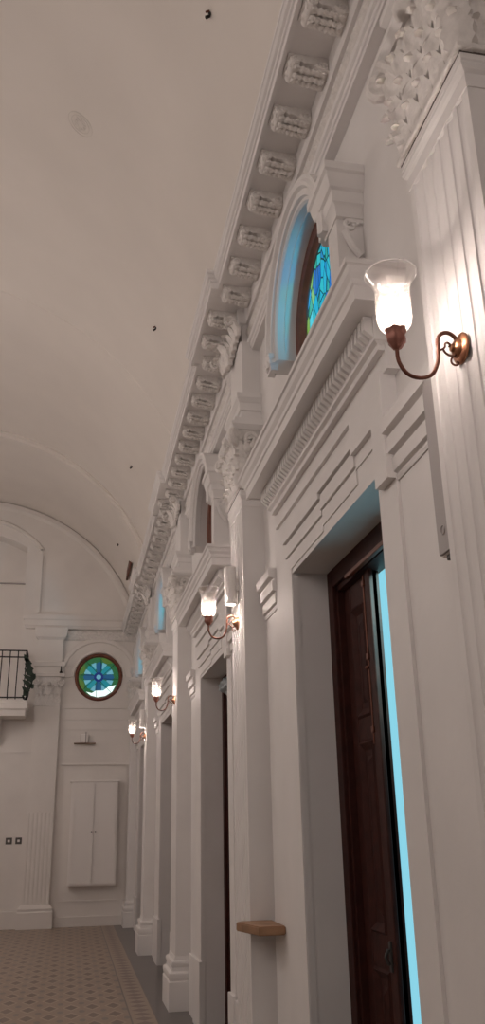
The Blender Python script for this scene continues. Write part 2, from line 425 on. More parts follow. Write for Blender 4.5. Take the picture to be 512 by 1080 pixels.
def modillion(x0, x1, w=.13, zt=5.24):
    bm = B(); L = x1 - x0
    pts = [(x1, zt), (x0, zt), (x0, zt - .03)]
    for i in range(7):
        a = i * pi / 6 * .9; pts.append((x0 + .026 - .026 * cos(a), zt - .034 - .030 * sin(a)))
    for i in range(7):
        t = i / 6; pts.append((x0 + .07 + (L - .08) * t, zt - .058 - .030 * t + .010 * sin(t * pi * 2)))
    pts.append((x1, zt - .10))
    prism(bm, pts, 'y', -w / 2, w / 2)
    rnd = random.Random(7)
    for k in range(6):      # the carved leaf on its underside, in chipped lobes
        t = .18 + .13 * k
        for q in (-1, 0, 1):
            blob(bm, (x0 + L * t, q * w * .30, zt - .066 - .028 * t - (.006 if q == 0 else 0)), .021, k * 3 + q, 1.0, .95, .75, 1)
    for q in (-1, 1): blob(bm, (x0 + .004, q * w * .24, zt - .036), .020, 30 + q, .7, 1.1, 1.1, 1)
    box(bm, x0 - .012, x0 + .01, -w * .55, w * .55, zt - .022, zt - .004)
    for s in (-1, 1):
        scroll(bm, (x0 + .030, s * w / 2, zt - .040), (1, 0, 0), (0, 0, 1), .024, .007, 1.3)
        scroll(bm, (x1 - .04, s * w / 2, zt - .055), (-1, 0, 0), (0, 0, -1), .030, .008, 1.3)
    return bm
mod0 = None; y = 2.80 - .328 * 6; ys = []
while y < FY - .1: ys.append(y); y += .328
for y in ys:
    near = min(PIL, key=lambda p: abs(p + .12 - y)); sh = -.05 if abs(y - near - .12) < BO + .05 else 0
    if mod0 is None: mod0 = obj('modillion', modillion(.905, 1.11), CARVE, corn, smooth=35); o = mod0
    else: o = mod0.copy(); COL.objects.link(o)
    o.parent = corn; o.location = (sh, y, 0)
# acanthus sprays where the entablature breaks forward above each capital
bm = B()
for p in PIL:
    for s in (-1, 1):
        for k in range(4):
            leaf(bm, (1.06, p + .10 + s * (.06 + .08 * k), 4.94 + .015 * k), (-1, 0, 0), (0, 0, 1), (0, 1, 0), .17, .085, .5, .025, 3)
        scroll(bm, (.98, p + .10 + s * (BO + .10), 5.10), (1, 0, 0), (0, 0, 1), .045, .016, 1.4)
    leaf(bm, (1.05, p + .1, 4.90), (-1, 0, 0), (0, 0, 1), (0, 1, 0), .24, .14, .55, .03, 4)
obj('acanthus_carving', bm, CARVE, corn, smooth=45)
# small skirting along the wall between the piers
bm = B()
for a, b in [(PIL[i] + .22, BAY[i + 1] - DW - .2) for i in range(4)] + [(BAY[i] + DW + .36, PIL[i] - .22) for i in range(4)]:
    if b > a: box(bm, WX - .03, WX + .02, a, b, 0, .35)
tag(obj('baseboard_right', bm, PLASTER), kind='structure')

# ---------------------------------------------------------------- pilasters
def flute_section(y0, y1, xf, xb, n=6, r=.022):
    pts = [(xb, y0), (xf, y0)]; W = y1 - y0; g = W / (n + .6)
    for i in range(n):
        c = y0 + g * (.8 + i)
        for k in range(7):
            a = pi * k / 6; pts.append((xf + r * sin(a) * .42, c - r * cos(a)))
    pts += [(xf, y1), (xb, y1)]
    return pts
def make_capital():
    bm = B(); z0 = 3.80; w = .225
    sweep(bm, [(WX, -w + .02), (PX + .02, -w + .02), (PX + .02, w - .02), (WX, w - .02)], [(-.08, z0 - .05), (.0, z0 - .05), (.004, 4.0), (.03, 4.12), (.055, 4.19), (.06, 4.215), (-.08, 4.215)])
    box(bm, PX - .03, WX, -w - .03, w + .03, z0 - .036, z0 - .012, .006)
    rows = ((z0 - .04, .17, .26, .10, 5, 0.0), (z0 + .06, .18, .28, .10, 5, .012), (z0 + .16, .18, .30, .11, 5, .028))
    for zz, hh, cu, ww, n, o in rows:
        for i in range(n):
            yy = -w + .035 + (2 * w - .07) * i / (n - 1)
            leaf(bm, (PX + .015 - o, yy, zz), (-1, 0, 0), (0, 0, 1), (0, 1, 0), hh, ww, cu, .026, 4)
        for s in (-1, 1):
            for xx in (PX + .04, PX + .10):
                leaf(bm, (xx, s * (w - .015 + o), zz), (0, s, 0), (0, 0, 1), (1, 0, 0), hh, .08, cu * .9, .024, 4)
            leaf(bm, (PX + .01, s * (w - .01), zz), (-.7, s * .7, 0), (0, 0, 1), (.7 * s, .7, 0), hh * 1.05, .10, cu * 1.2, .026, 4)
    for s in (-1, 1):
        scroll(bm, (PX - .050, s * (w + .035), 4.15), (-.7, .7 * s, 0), (0, 0, 1), .06, .026, 1.7, start=pi)
        blob(bm, (PX - .050, s * (w + .035), 4.15), .03, 5)
        scroll(bm, (PX - .035, s * .07, 4.14), (0, s, 0), (0, 0, 1), .042, .018, 1.5)
        tube(bm, [(PX - .01, s * .09, 3.98), (PX - .05, s * .15, 4.10), (PX - .07, s * (w - .01), 4.19)], .02, 7, 4)
        scroll(bm, (WX - .085, s * (w + .03), 4.13), (1, 0, 0), (0, 0, 1), .05, .02, 1.5)
        for k in range(3): blob(bm, (PX + .03 + .04 * k, s * (w + .05), 4.05 + .02 * k), .026, k, 1, .8, 1.2)
    rnd = random.Random(3)
    blob(bm, (PX - .06, 0, 4.22), .045, 3, .8, 1, 1)
    return bm
def make_abacus():
    bm = B(); w = .225
    sweep(bm, [(WX, -w), (PX, -w), (PX, w), (WX, w)], [(-.02, 4.20), (.05, 4.20), (.075, 4.23), (.075, 4.25), (.05, 4.26), (.05, 4.29), (-.02, 4.29)])
    return bm
def make_dosseret():
    bm = B(); w = .235
    sweep(bm, [(WX, -w), (PX + .005, -w), (PX + .005, w), (WX, w)], [(-.06, 4.28), (0, 4.28), (0, 4.36), (.012, 4.365), (.012, 4.42), (.02, 4.43), (.035, 4.455), (.035, 4.49), (-.06, 4.49)])
    box(bm, PX + .02, WX, -w + .005, w - .005, 4.28, 4.93)
    for i in range(5):
        box(bm, PX - .012, PX + .03, -w + .05 + i * .085, -w + .09 + i * .085, 4.435, 4.47)
    return bm
def make_base():
    bm = B(); w = .225
    sweep(bm, [(WX, -w), (PX, -w), (PX, w), (WX, w)], [(-.10, 0), (.065, 0), (.065, .24), (.055, .25), (.06, .265), (.066, .29), (.06, .315), (.045, .325), (.035, .33), (.03, .36), (.04, .375), (.042, .39), (.034, .41), (.012, .415), (.004, .45), (-.10, .45)])
    return bm
def make_pilaster():
    root = empty('pilaster')
    bm = B(); prism(bm, [(x, y) for x, y in flute_section(-.225, .225, PX, WX)], 'z', .40, 3.66)
    obj('shaft', bm, PLASTER, root)
    bm = B(); sweep(bm, [(WX, -.225), (PX, -.225), (PX, .225), (WX, .225)], [(-.06, 3.64), (.004, 3.64), (.004, 3.69), (.012, 3.70), (.018, 3.715), (.012, 3.73), (.016, 3.735), (.016, 3.755), (-.06, 3.755)])
    obj('necking', bm, PLASTER, root)
    bm = B(); sweep(bm, [(WX, -.225), (PX, -.225), (PX, .225), (WX, .225)], [(-.04, 3.755), (.017, 3.755), (.017, 3.762), (-.04, 3.763)]); obj('gap_shade_strip', bm, GAP_SHADE, root)  # dark strip painted as the shade of a gap; nothing is recessed
    cap = obj('capital', make_capital(), CARVE, root, smooth=45)
    obj('abacus', make_abacus(), PLASTER, cap)
    obj('entablature_block', make_dosseret(), PLASTER, root)
    obj('base', make_base(), PLASTER, root, smooth=35)
    return root
p0 = make_pilaster()
plab = ['fluted white pilaster nearest the viewer, at the right edge of the picture', 'white pilaster beyond the open dark door, with a small wooden shelf beside it',
        'white pilaster carrying the third wall lamp from the viewer', 'white pilaster carrying the farthest lit wall lamp near the end wall']
for i, y in enumerate(PIL):
    o = p0 if i == 0 else copy_tree(p0)
    o.location = (0, y, 0); tag(o, plab[i], 'pilaster', 'fluted pilasters along the right wall')
o = copy_tree(p0); o.location = (0, FY - .24, 0); tag(o, 'white corner pilaster where the side wall meets the end wall', 'pilaster', 'fluted pilasters along the right wall')

# ---------------------------------------------------------------- door surrounds
CX = 1.165    # casing face
CN, CF = .19, .40   # visible casing width, near and far side
def make_surround():
    root = empty('door_surround')
    bm = B()
    # flat casing, ears at the top
    box(bm, CX, WX, -DW - CN, -DW + .003, 0, DH); box(bm, CX, WX, DF - .003, DF + CF, 0, DH)
    box(bm, CX, WX, -DW - CN, DF + CF, DH - .003, 3.30)
    box(bm, CX - .035, CX + .01, -DW - CN, -DW - .055, 2.84, 3.30)
    box(bm, CX - .028, CX + .01, -DW - CN, -.52, 3.12, 3.24)
    obj('casing', bm, PLASTER, root)
    bm = B()   # three fascias of the architrave, stepping up over the middle of the opening
    for (ya, yb, dz) in ((-DW - .055, -.52, .10), (-.52, .02, .03), (.02, DF + .10, 0)):
        for z0, z1, d in ((2.955, 3.03, .006), (3.04, 3.115, .014), (3.125, 3.18, .027)):
            box(bm, CX - d, CX + .01, ya, yb, z0 + dz, z1 + dz)
    box(bm, CX - .006, CX + .005, DF + .0, DF + .10, .53, 2.955)
    obj('architrave', bm, PLASTER, root)
    # block over the opening carrying the cornice
    bm = B(); box(bm, 1.148, WX, -1.0, .97, 3.29, 3.46)
    obj('frieze', bm, PLASTER, root)
    a, b = -.98, .94
    bm = B()
    sweep(bm, [(WX, a), (1.13, a), (1.13, b), (WX, b)],
          [(-.06, 3.375), (.01, 3.375), (.012, 3.40), (.03, 3.41), (.03, 3.52), (.125, 3.525), (.125, 3.515), (.138, 3.515), (.138, 3.575), (.146, 3.58), (.150, 3.60), (.165, 3.62), (.172, 3.645), (.182, 3.65), (.182, 3.672), (.05, 3.69), (-.06, 3.69)])
    cor = obj('cornice', bm, PLASTER, root)
    d0 = None; n = 0; y = a - .02
    while y < b + .0:
        if d0 is None:
            bm = B(); prism(bm, [(1.10, 3.425), (1.062, 3.455), (1.062, 3.517), (1.10, 3.517)], 'y', 0, .026); d0 = obj('dentil', bm, PLASTER, cor); o = d0
        else: o = d0.copy(); COL.objects.link(o)
        o.parent = cor; o.location = (0, y, 0); y += .046; n += 1
    # flanking flat pilasters with stepped impost caps
    for (ya, yb, nm) in ((-DW - CN - .52, -DW - CN, 'n'), (DF + CF, DF + CF + .36, 'f')):
        bm = B(); X2 = 1.178
        box(bm, X2, WX, ya, yb, 0, 2.86)
        sp_ = obj('side_pilaster', bm, PLASTER, root)
        bm = B(); sweep(bm, [(X2, ya), (X2, yb)], [(-.01, 2.83), (.006, 2.83), (.01, 2.845), (.006, 2.86), (.022, 2.865), (.024, 2.92), (.012, 2.925), (.012, 2.935), (.038, 2.94), (.040, 3.0), (.03, 3.005), (.03, 3.015), (.058, 3.02), (.062, 3.07), (.048, 3.08), (-.01, 3.08)])
        obj('impost', bm, PLASTER, sp_)
        bm = B(); box(bm, X2 - .02, WX, ya, yb, 0, .50, .006); obj('plinth', bm, PLASTER, sp_)
    bm = B(); box(bm, CX - .022, WX, DF - .006, DF + CF, 0, .52, .004); box(bm, CX - .022, WX, -DW - CN, -DW + .006, 0, .52, .004); obj('plinth', bm, PLASTER, root)
    return root
s0 = make_surround()
slab = [None, 'white moulded door surround with dentil cornice around the open dark door', 'white door surround with cornice between the second and third wall lamps',
        'white door surround behind the third wall lamp', 'farthest white door surround on the right wall, next to the end wall']
s0.location = (0, BAY[1], 0); tag(s0, slab[1], 'door surround', 'door surrounds along the right wall')
for i in (2, 3, 4):
    o = copy_tree(s0); o.location = (0, BAY[i], 0); tag(o, slab[i], 'door surround', 'door surrounds along the right wall')

# ---------------------------------------------------------------- doors
def make_leaf(w, h, name='door_leaf'):
    """leaf in local coords: y 0..w, z 0..h, inner face at x=0 facing -x"""
    bm = B(); t = .05
    box(bm, .014, t - .014, 0, w, 0, h)
    st = .105
    for a, b in ((0, st), (w - st, w)): box(bm, 0, t, a, b, 0, h, .003)
    rails = [(0, .24), (.98, 1.12), (1.98, 2.09), (h - .13, h)]
    for a, b in rails: box(bm, .001, t - .001, st, w - st, a, b, .003)
    o = obj(name, bm, WOOD)
    for (a, b) in ((.24, .98), (1.12, 1.98), (2.09, h - .13)):
        bm = B()
        y0, y1 = st, w - st
        def fr(x0, x1, m0, m1):
            ya, yb, za, zb = y0 + m0, y1 - m0, a + m0, b - m0; yc, yd, zc, zd = y0 + m1, y1 - m1, a + m1, b - m1
            A = [bm.verts.new(v) for v in ((x0, ya, za), (x0, yb, za), (x0, yb, zb), (x0, ya, zb))]; C_ = [bm.verts.new(v) for v in ((x1, yc, zc), (x1, yd, zc), (x1, yd, zd), (x1, yc, zd))]
            for i in range(4): bm.faces.new((A[i], A[(i + 1) % 4], C_[(i + 1) % 4], C_[i]))
            return C_
        fr(.002, -.008, 0, .012); fr(-.008, .013, .012, .045); c = fr(.013, .0, .075, .11); bm.faces.new(c)
        obj('door_panel', bm, WOOD, o, recalc=False)
    return o
def make_door(n, cy, near_open, leaf_h):
    root = empty('door_%d' % n, (0, cy, 0), kind='structure')
    X0 = 1.365
    bm = B()
    for s in (-1, 1):
        a, b = (DF - .095, DF) if s > 0 else (-DW, -DW + .095)
        box(bm, X0, X0 + .13, a, b, 0, DH, .004)
        a, b = (DF - .125, DF - .09) if s > 0 else (-DW + .09, -DW + .125)
        box(bm, X0 + .02, X0 + .13, a, b, 0, leaf_h + .05)
    box(bm, X0, X0 + .13, -DW + .09, DF - .09, DH - .10, DH, .004)
    if leaf_h > DH - .3: box(bm, X0 + .02, X0 + .13, -DW + .09, DF - .09, leaf_h, DH - .095)
    obj('door_frame', bm, WOOD, root)
    wl = DW - .12; MEET = .125 if near_open else -.045
    lf = make_leaf(DF - .12 - MEET, leaf_h - .01); lf.parent = root; lf.location = (X0 + .055, MEET, .006)
    # meeting stile cover and bolt
    bm = B(); box(bm, -.018, .006, -.035, .03, .0, leaf_h - .01, .006); obj('meeting_stile', bm, WOOD, lf)
    bm = B(); tube(bm, [(-.016, .055, leaf_h - .02), (-.016, .055, 1.95)], .0045, 8, 0)
    for z in (leaf_h - .08, 2.35, 2.0): box(bm, -.024, .002, .040, .070, z, z + .03, .003)
    blob(bm, (-.026, .055, 2.31), .012, 1, sub=1)
    obj('bolt', bm, BRONZE, lf)
    bm = B(); tube(bm, [(-.03, .02, 1.02), (-.045, .02, 1.05), (-.03, .02, 1.08)], .008, 8, 3); box(bm, -.026, -.012, .005, .035, .99, 1.11, .003); obj('door_handle', bm, DARKP, lf)
    if near_open:
        l2 = make_leaf(wl, leaf_h - .01); l2.parent = root; l2.location = (X0 + .10, -DW + .12, .006); l2.rotation_euler = (0, 0, rad(-88))
    else:
        l2 = make_leaf(wl - .05, leaf_h - .01); l2.parent = root; l2.location = (X0 + .055, -wl - .0, .006)
    if n == 1:
        bm = B(); box(bm, X0 - .02, X0 + .004, -.30, .30, DH - .135, DH - .112, .004); obj('door_closer_bar', bm, WOOD2, root)
    return root
make_door(1, BAY[1], True, DH - .13)
for i, n in ((2, 2), (3, 3), (4, 4), (0, 5)): make_door(n, BAY[i], False, 2.72 if n == 2 else DH - .13)
# crumpled pale sheet stuffed over the second door
bm = B(); rr = random.Random(9); G = []
for i in range(15):
    row = []
    for j in range(9):
        row.append(bm.verts.new((1.36 + .05 * rr.random() - .07 * sin(pi * j / 8), -.55 + 1.1 * i / 14, 2.73 + .17 * j / 8 + .015 * rr.random())))
    G.append(row)
for i in range(14):
    for j in range(8): bm.faces.new((G[i][j], G[i + 1][j], G[i + 1][j + 1], G[i][j + 1]))
r = bmesh.ops.solidify(bm, geom=bm.faces[:], thickness=.006)
o = obj('cloth_sheet', bm, CLOTH); o.location = (0, BAY[2], 0)
tag(o, 'crumpled pale blue-white sheet tucked over the second dark door', 'cloth')

# ---------------------------------------------------------------- round windows with archivolts
HX = 1.04
def make_window(n, cy, lit=True):
    root = empty('window_%d' % n, (0, cy, HZ), kind='structure')
    bm = B(); arc_mould(bm, (0, 0), [(.515, 1.20), (.515, 1.28), (.40, 1.28), (.40, 1.235), (.415, 1.225), (.425, 1.205), (.44, 1.20)], 0, 2 * pi, 64)
    obj('window_frame', bm, WOOD2, root, smooth=35)
    bm = B(); g = [bm.verts.new((1.245, .405 * cos(a), .405 * sin(a))) for a in [2 * pi * i / 48 for i in range(48)]]; bm.faces.new(g)
    bmesh.ops.solidify(bm, geom=bm.faces[:], thickness=.006)
    obj('stained_glass', bm, STAIN if lit else STAIN2, root)
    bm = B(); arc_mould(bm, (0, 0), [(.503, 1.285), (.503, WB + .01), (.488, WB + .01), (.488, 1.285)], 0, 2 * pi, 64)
    obj('added_dark_sleeve', bm, SLEEVE, root)  # dark sleeve added to keep the lit outer wall from glaring through glass
    # hood moulding: stilted arch standing on the door cornice
    bm = B(); W0 = 1.201
    prof = [(.495, W0), (.495, HX + .045), (.505, HX + .03), (.52, HX + .03), (.525, HX + .012), (.56, HX + .012), (.57, HX - .008), (.59, HX - .012), (.605, HX), (.625, HX), (.625, W0)]
    arc_mould(bm, (0, 0), prof, -rad(12), pi + rad(5), 60); hood = obj('hood_moulding', bm, PLASTER, root, smooth=30)
    bm = B(); rings = []
    for i in range(120):      # beaded band inside the reveal
        a = -rad(5) + pi * .93 * i / 119; r = .494
        bmesh.ops.create_icosphere(bm, subdivisions=1, radius=.006, matrix=Matrix.Translation((1.13, r * cos(a), r * sin(a))))
    obj('beading', bm, PLASTER, hood)
    bm = B(); sweep(bm, [(HX + .05, .53), (HX + .01, .53), (HX + .01, .615), (HX + .05, .615)], [(-.03, -.15), (.004, -.15), (.004, -.12), (.012, -.11), (.012, -.085), (.018, -.07), (.018, -.045), (-.03, -.045)])
    obj('impost', bm, PLASTER, root)
    # near side: moulded pier with cap and scroll
    bm = B(); a, b = -.75, -.58; d = -.19
    box(bm, HX + .035, WX, a + .02, b - .02, -.60, .22 + d)
    sweep(bm, [(WX, a), (HX + .03, a), (HX + .03, b + .02), (WX, b + .02)], [(-.06, .12 + d), (.0, .12 + d), (.004, .17 + d), (.02, .19 + d), (.022, .25 + d), (.035, .26 + d), (.045, .30 + d), (.05, .33 + d), (.062, .34 + d), (.062, .38 + d), (-.06, .40 + d)])
    scroll(bm, (HX + .10, a + .015, -.10), (1, 0, 0), (0, 0, 1), .035, .012, 1.5)
    tube(bm, [(HX + .07, a + .01, -.14), (HX + .10, a + .005, -.22), (HX + .14, a + .01, -.27)], .018, 8, 4)
    box(bm, HX + .09, WX, a + .005, a + .04, -.09, -.03)
    obj('window_pier', bm, PLASTER, root, smooth=35)
    return root
for i, n in ((1, 1), (2, 2), (3, 3), (4, 4), (0, 5)): make_window(n, BAY[i], n != 2)

# ---------------------------------------------------------------- wall sconces
def make_sconce(energy):
    """local origin at the back plate centre; arm reaches to -x"""
    root = empty('wall_sconce'); z = -2.882
    bm = B(); lathe(bm, [(0, 0), (.046, 0), (.047, .006), (.040, .012), (.030, .015), (.026, .022), (.014, .028), (.010, .036), (0, .038)], 28)
    bmesh.ops.rotate(bm, verts=bm.verts, cent=(0, 0, 0), matrix=Matrix.Rotation(-pi / 2, 3, 'Y')); obj('back_plate', bm, BRASS, root, smooth=35)
    def P(L): return [(x - 1.05, 0, zz + z) for x, zz in L]
    bm = B(); tube(bm, P([(.849, 2.866), (.851, 2.822), (.873, 2.785), (.909, 2.774), (.947, 2.788), (.969, 2.830), (.975, 2.873), (.976, 2.903), (.988, 2.924), (1.010, 2.931), (1.031, 2.917), (1.040, 2.888), (1.045, 2.882)]), .0058, 10, 5)
    obj('arm', bm, BRONZE, root, smooth=60)
    bm = B(); tube(bm, P([(.974, 2.869), (.986, 2.874), (.996, 2.882), (.998, 2.893), (1.006, 2.898), (1.013, 2.891), (1.009, 2.885)]), .0032, 8, 4)
    tube(bm, P([(.990, 2.876), (.996, 2.864), (1.010, 2.856), (1.028, 2.860), (1.038, 2.880)]), .0032, 8, 4)
    tube(bm, P([(1.026, 2.858), (1.014, 2.848), (1.011, 2.835), (1.018, 2.826), (1.030, 2.827), (1.033, 2.835), (1.027, 2.837)]), .003, 8, 4)
    obj('scroll_ornament', bm, BRONZE, root, smooth=60)
    cx, cz = .850 - 1.05, 2.86 + z
    bm = B(); N = 24; rings = []
    for r, h in ((.004, .0), (.012, .004), (.017, .012), (.020, .018), (.026, .026), (.027, .040), (.025, .052), (.030, .060), (.031, .064), (.02, .066)):
        rings.append([bm.verts.new((cx + r * (1 + .10 * cos(6 * a)) * cos(a), r * (1 + .10 * cos(6 * a)) * sin(a), cz + h)) for a in [2 * pi * i / N for i in range(N)]])
    for A, C_ in zip(rings, rings[1:]):
        for i in range(N): bm.faces.new((A[i], A[(i + 1) % N], C_[(i + 1) % N], C_[i]))
    bm.faces.new(rings[0]); bm.faces.new(rings[-1]); obj('lamp_cup', bm, CUPM, root, smooth=50)
    gz = cz + .058
    prof = [(.022, 0), (.034, .006), (.046, .022), (.051, .045), (.052, .09), (.051, .125), (.052, .145), (.059, .165), (.070, .182), (.076, .196)]
    inner = [(r - .0022, h) for r, h in reversed(prof)]
    bm = B(); lathe(bm, prof + inner, 40); sh = obj('glass_shade', bm, GLASS, root, smooth=True); sh.location = (cx, 0, gz)
    bm = B(); tube(bm, [(.0752 * cos(a), .0752 * sin(a), .196) for a in [2 * pi * i / 40 for i in range(41)]], .0026, 6, 0); obj('glass_rim', bm, RIMG, sh, smooth=True)
    bm = B(); lathe(bm, [(0, 0), (.013, 0), (.013, .02), (.024, .036), (.028, .052), (.025, .068), (.012, .080), (0, .082)], 20)
    bl = obj('bulb', bm, BULB, root, smooth=True); bl.location = (cx, 0, gz)
    l = light('lamp_light', 'POINT', (cx, 0, gz + .055), energy, WARM, shadow_soft_size=.03); l.parent = root
    return root
def look_at_none(): pass
E0 = 70.0
sc0 = make_sconce(E0)
slabels = ['largest lit wall lamp with etched glass shade and bronze arm at the right edge',
           'lit glass wall lamp under the white cylinder downlight, second from the viewer',
           'lit glass wall lamp third from the viewer, on a plain pilaster with no downlight',
           'smallest and farthest lit wall lamp, beside the round window of the end wall']
for i, y in enumerate(PIL):
    o = sc0 if i == 0 else copy_tree(sc0)
    o.location = (PX, y, 2.882); tag(o, slabels[i], 'wall lamp', 'wall lamps along the right pilasters')

# ---------------------------------------------------------------- cylinder downlights and column speakers
def cylinder_light(y, label):
    root = empty('cylinder_downlight', (PX, y, 3.0), label, 'downlight', 'cylinder downlights on the pilasters')
    bm = B(); lathe(bm, [(0, .26), (.040, .26), (.042, .255), (.042, .004), (.036, 0), (.036, .012), (0, .012)], 28, (-.055, 0, 0)); obj('housing', bm, WPAINT, root, smooth=35)
    bm = B(); lathe(bm, [(0, .008), (.034, .008), (.034, .002), (0, .001)], 24, (-.055, 0, 0)); obj('lens', bm, LENS, root)
    bm = B(); box(bm, -.02, .0, -.02, .02, .10, .18); obj('bracket', bm, WPAINT, root)
    l = light('downlight_beam', 'SPOT', (-.050, 0, -.01), 9, WARM, spot_size=rad(95), spot_blend=.8, shadow_soft_size=.03); l.parent = root
cylinder_light(PIL[1] - .03, 'white cylinder downlight above the second wall lamp from the viewer')
cylinder_light(PIL[3] - .05, 'white cylinder downlight above the farthest wall lamp')
def speaker(y, z0, z1, label):
    root = empty('column_speaker', (1.134, y, z0), label, 'loudspeaker', 'slim grey speakers behind the pilasters')
    h = z1 - z0; w = .045
    pts = [(-w, 0), (w, 0)] + [(w * cos(a), h - w + w * sin(a)) for a in [pi * i / 12 for i in range(13)]]
    bm = B(); prism(bm, pts, 'x', -.045, -.03); obj('grille', bm, GREYP, root)
    bm = B(); pts2 = [(-w - .004, -.004), (w + .004, -.004)] + [((w + .004) * cos(a), h - w + (w + .004) * sin(a)) for a in [pi * i / 12 for i in range(13)]]
    prism(bm, pts2, 'x', -.035, .025); obj('enclosure', bm, WPAINT, root)
    bm = B(); tube(bm, [(-.046, .014 * cos(a), .07 + .014 * sin(a)) for a in [2 * pi * i / 16 for i in range(17)]], .002, 6, 0); obj('badge', bm, GREYP, root)
    bm = B(); box(bm, -.03, .02, -.03, .03, -.02, -.003, .004); obj('bottom_cap', bm, DARKP, root)
speaker(2.30, 2.375, 2.98, 'slim grey rounded column speaker beside the nearest pilaster')
speaker(5.83, 2.66, 3.02, 'short pale column speaker behind the second wall lamp')

# ---------------------------------------------------------------- wooden shelf beside the second pilaster
bm = B(); prism(bm, [(1.03, 4.93), (1.177, 4.93), (1.177, 5.272), (.99, 5.272), (.955, 5.22)], 'z', 1.045, 1.09)
bmesh.ops.bevel(bm, geom=bm.edges[:], offset=.006, segments=2, affect='EDGES')
sh = obj('wooden_shelf', bm, TAN)
tag(sh, 'small light brown wooden shelf jutting from the wall beside the second pilaster', 'shelf')

# ---------------------------------------------------------------- end wall
def wall_end():
    bm = B(); y1 = FY + .9
    # solid parts around the niche (x < -1.09) and the round window
    cx, cz, R = .42, 4.36, .56
    def seg(x0, x1, z0, z1): box(bm, x0, x1, FY, FY + .4, z0, z1)
    NX = -1.09; NL = -3.01
    seg(NX, cx - R, 0, 9); seg(cx - R, cx + R, 0, cz - R); seg(cx - R, cx + R, cz + R, 9); seg(cx + R, WX, 0, 9)
    n = 64; A = []
    for i in range(n):
        a = 2 * pi * i / n + pi / 4; c, s = cos(a), sin(a); k = R / max(abs(c), abs(s)); r = .44
        A.append([bm.verts.new(v) for v in ((cx + r * c, FY, cz + r * s), (cx + k * c, FY, cz + k * s), (cx + k * c, FY + .4, cz + k * s), (cx + r * c, FY + .4, cz + r * s))])
    for i in range(n):
        a, b = A[i], A[(i + 1) % n]
        for j in range(4): bm.faces.new((a[j], a[(j + 1) % 4], b[(j + 1) % 4], b[j]))
    seg(LX, NL, 0, 9); seg(NL, NX, 0, 3.55)
    # arched head of the niche
    mid = (NX + NL) / 2; hw = (NX - NL) / 2; prevp = None
    for i in range(25):
        x = NL + (NX - NL) * i / 24; t = (x - mid) / hw; z = 6.93 + .28 * (1 - t * t)
        if prevp: 
            px, pz = prevp
            prism(bm, [(px, pz), (x, z), (x, 9), (px, 9)], 'y', FY, FY + .4)
        prevp = (x, z)
    box(bm, NL - .3, NX + .3, FY + .4, FY + .6, 3.4, 8)
    tag(obj('wall_end', bm, FARW), kind='structure')
    bm = B(); box(bm, NL, NX, FY + .36, FY + .41, 6.27, 6.29); tag(obj('trim_2', bm, GREYP), kind='structure')
    return mid
mid = wall_end()
# concentric raised mouldings around niche and under the vault
bm = B(); arc_mould(bm, (VC, VZ), [(VR - .02, FY - .05), (VR - .10, FY - .05), (VR - .12, FY - .02), (VR - .16, FY), (VR - .02, FY)], rad(22), pi - rad(22), 70, 'y')
arc_mould(bm, (mid, 5.9), [(1.62, FY - .035), (1.57, FY - .035), (1.55, FY), (1.65, FY)], rad(38), pi - rad(38), 30, 'y')
box(bm, -.83, -.78, FY - .035, FY, 5.6, 6.9); box(bm, -.74, -.72, FY - .02, FY, 5.6, 6.75)
tag(obj('trim_3', bm, FARW, smooth=30), kind='structure')
# cornice and frieze of the end wall
bm = B(); p = [(WX, FY), (-1.0, FY)]
sweep(bm, [(WX, FY), (-.95, FY), (-.95, FY + .05)], [(-.02, 5.28), (.07, 5.28), (.09, 5.33), (.10, 5.34), (.10, 5.44), (.12, 5.46), (.13, 5.51), (.13, 5.55), (-.02, 5.57)])
sweep(bm, [(WX, FY), (-.18, FY), (-.18, FY - .08), (-.62, FY - .08), (-.62, FY)], [(-.06, 4.32), (.02, 4.32), (.02, 4.40), (.035, 4.42), (.035, 4.50), (.05, 4.53), (.05, 4.56), (-.06, 4.56)]) if False else None
ec = obj('trim_4', bm, FARW); tag(ec, kind='structure')
relief_strip([(WX, FY - .005), (-.25, FY - .005)], 5.06, 5.27, .05, .04, 'carved_frieze', CARVE, ec, step=.02, period=.30)
bm = B()
for i in range(6): leaf(bm, (-.15 + i * .20, FY - .02, 5.08), (0, -1, 0), (.35, 0, 1), (1, 0, 0), .20, .15, .35, .02, 4)
obj('acanthus_carving', bm, CARVE, ec, smooth=45)
# pilaster of the end wall, built in place
root = empty('pilaster', (-.52, FY, 0), 'broad white pilaster with carved capital on the end wall beside the balcony', 'pilaster')
bm = B(); w = .235; d = .10
pts = [(-w, .02), (-w, -d)]
for i in range(6):
    c = -w + .055 + i * .072
    for k in range(6):
        a = pi * k / 5; pts.append((c - .02 * cos(a), -d + .005 * sin(a)))
pts += [(w, -d), (w, .02)]
prism(bm, pts, 'z', .36, 1.9); box(bm, -w, w, -d, .02, 1.9, 3.82); obj('shaft', bm, FARW, root)
bm = B(); sweep(bm, [(w, 0), (w, -d), (-w, -d), (-w, 0)][::-1], [(.02, 0), (-.07, 0), (-.07, .26), (-.055, .28), (-.06, .32), (-.035, .35), (-.01, .38), (.02, .38)]); obj('base', bm, FARW, root)
bm = B(); box(bm, -w + .01, w - .01, -d, .02, 3.80, 4.36); box(bm, -w - .02, w + .02, -d - .02, .02, 3.79, 3.82)
for tier in range(2):
    for i in range(4 - tier): leaf(bm, (-w + .06 + i * (.116 if tier == 0 else .174), -d, 3.83 + tier * .15), (0, -1, 0), (0, 0, 1), (1, 0, 0), .22, .13, .35, .018, 4)
for s in (-1, 1): scroll(bm, (s * (w + .0), -d - .03, 4.24), (s, 0, 0), (0, 0, 1), .07, .02, 1.6, start=pi); scroll(bm, (s * .07, -d - .03, 4.14), (s, 0, 0), (0, 0, 1), .06, .016, 1.5)
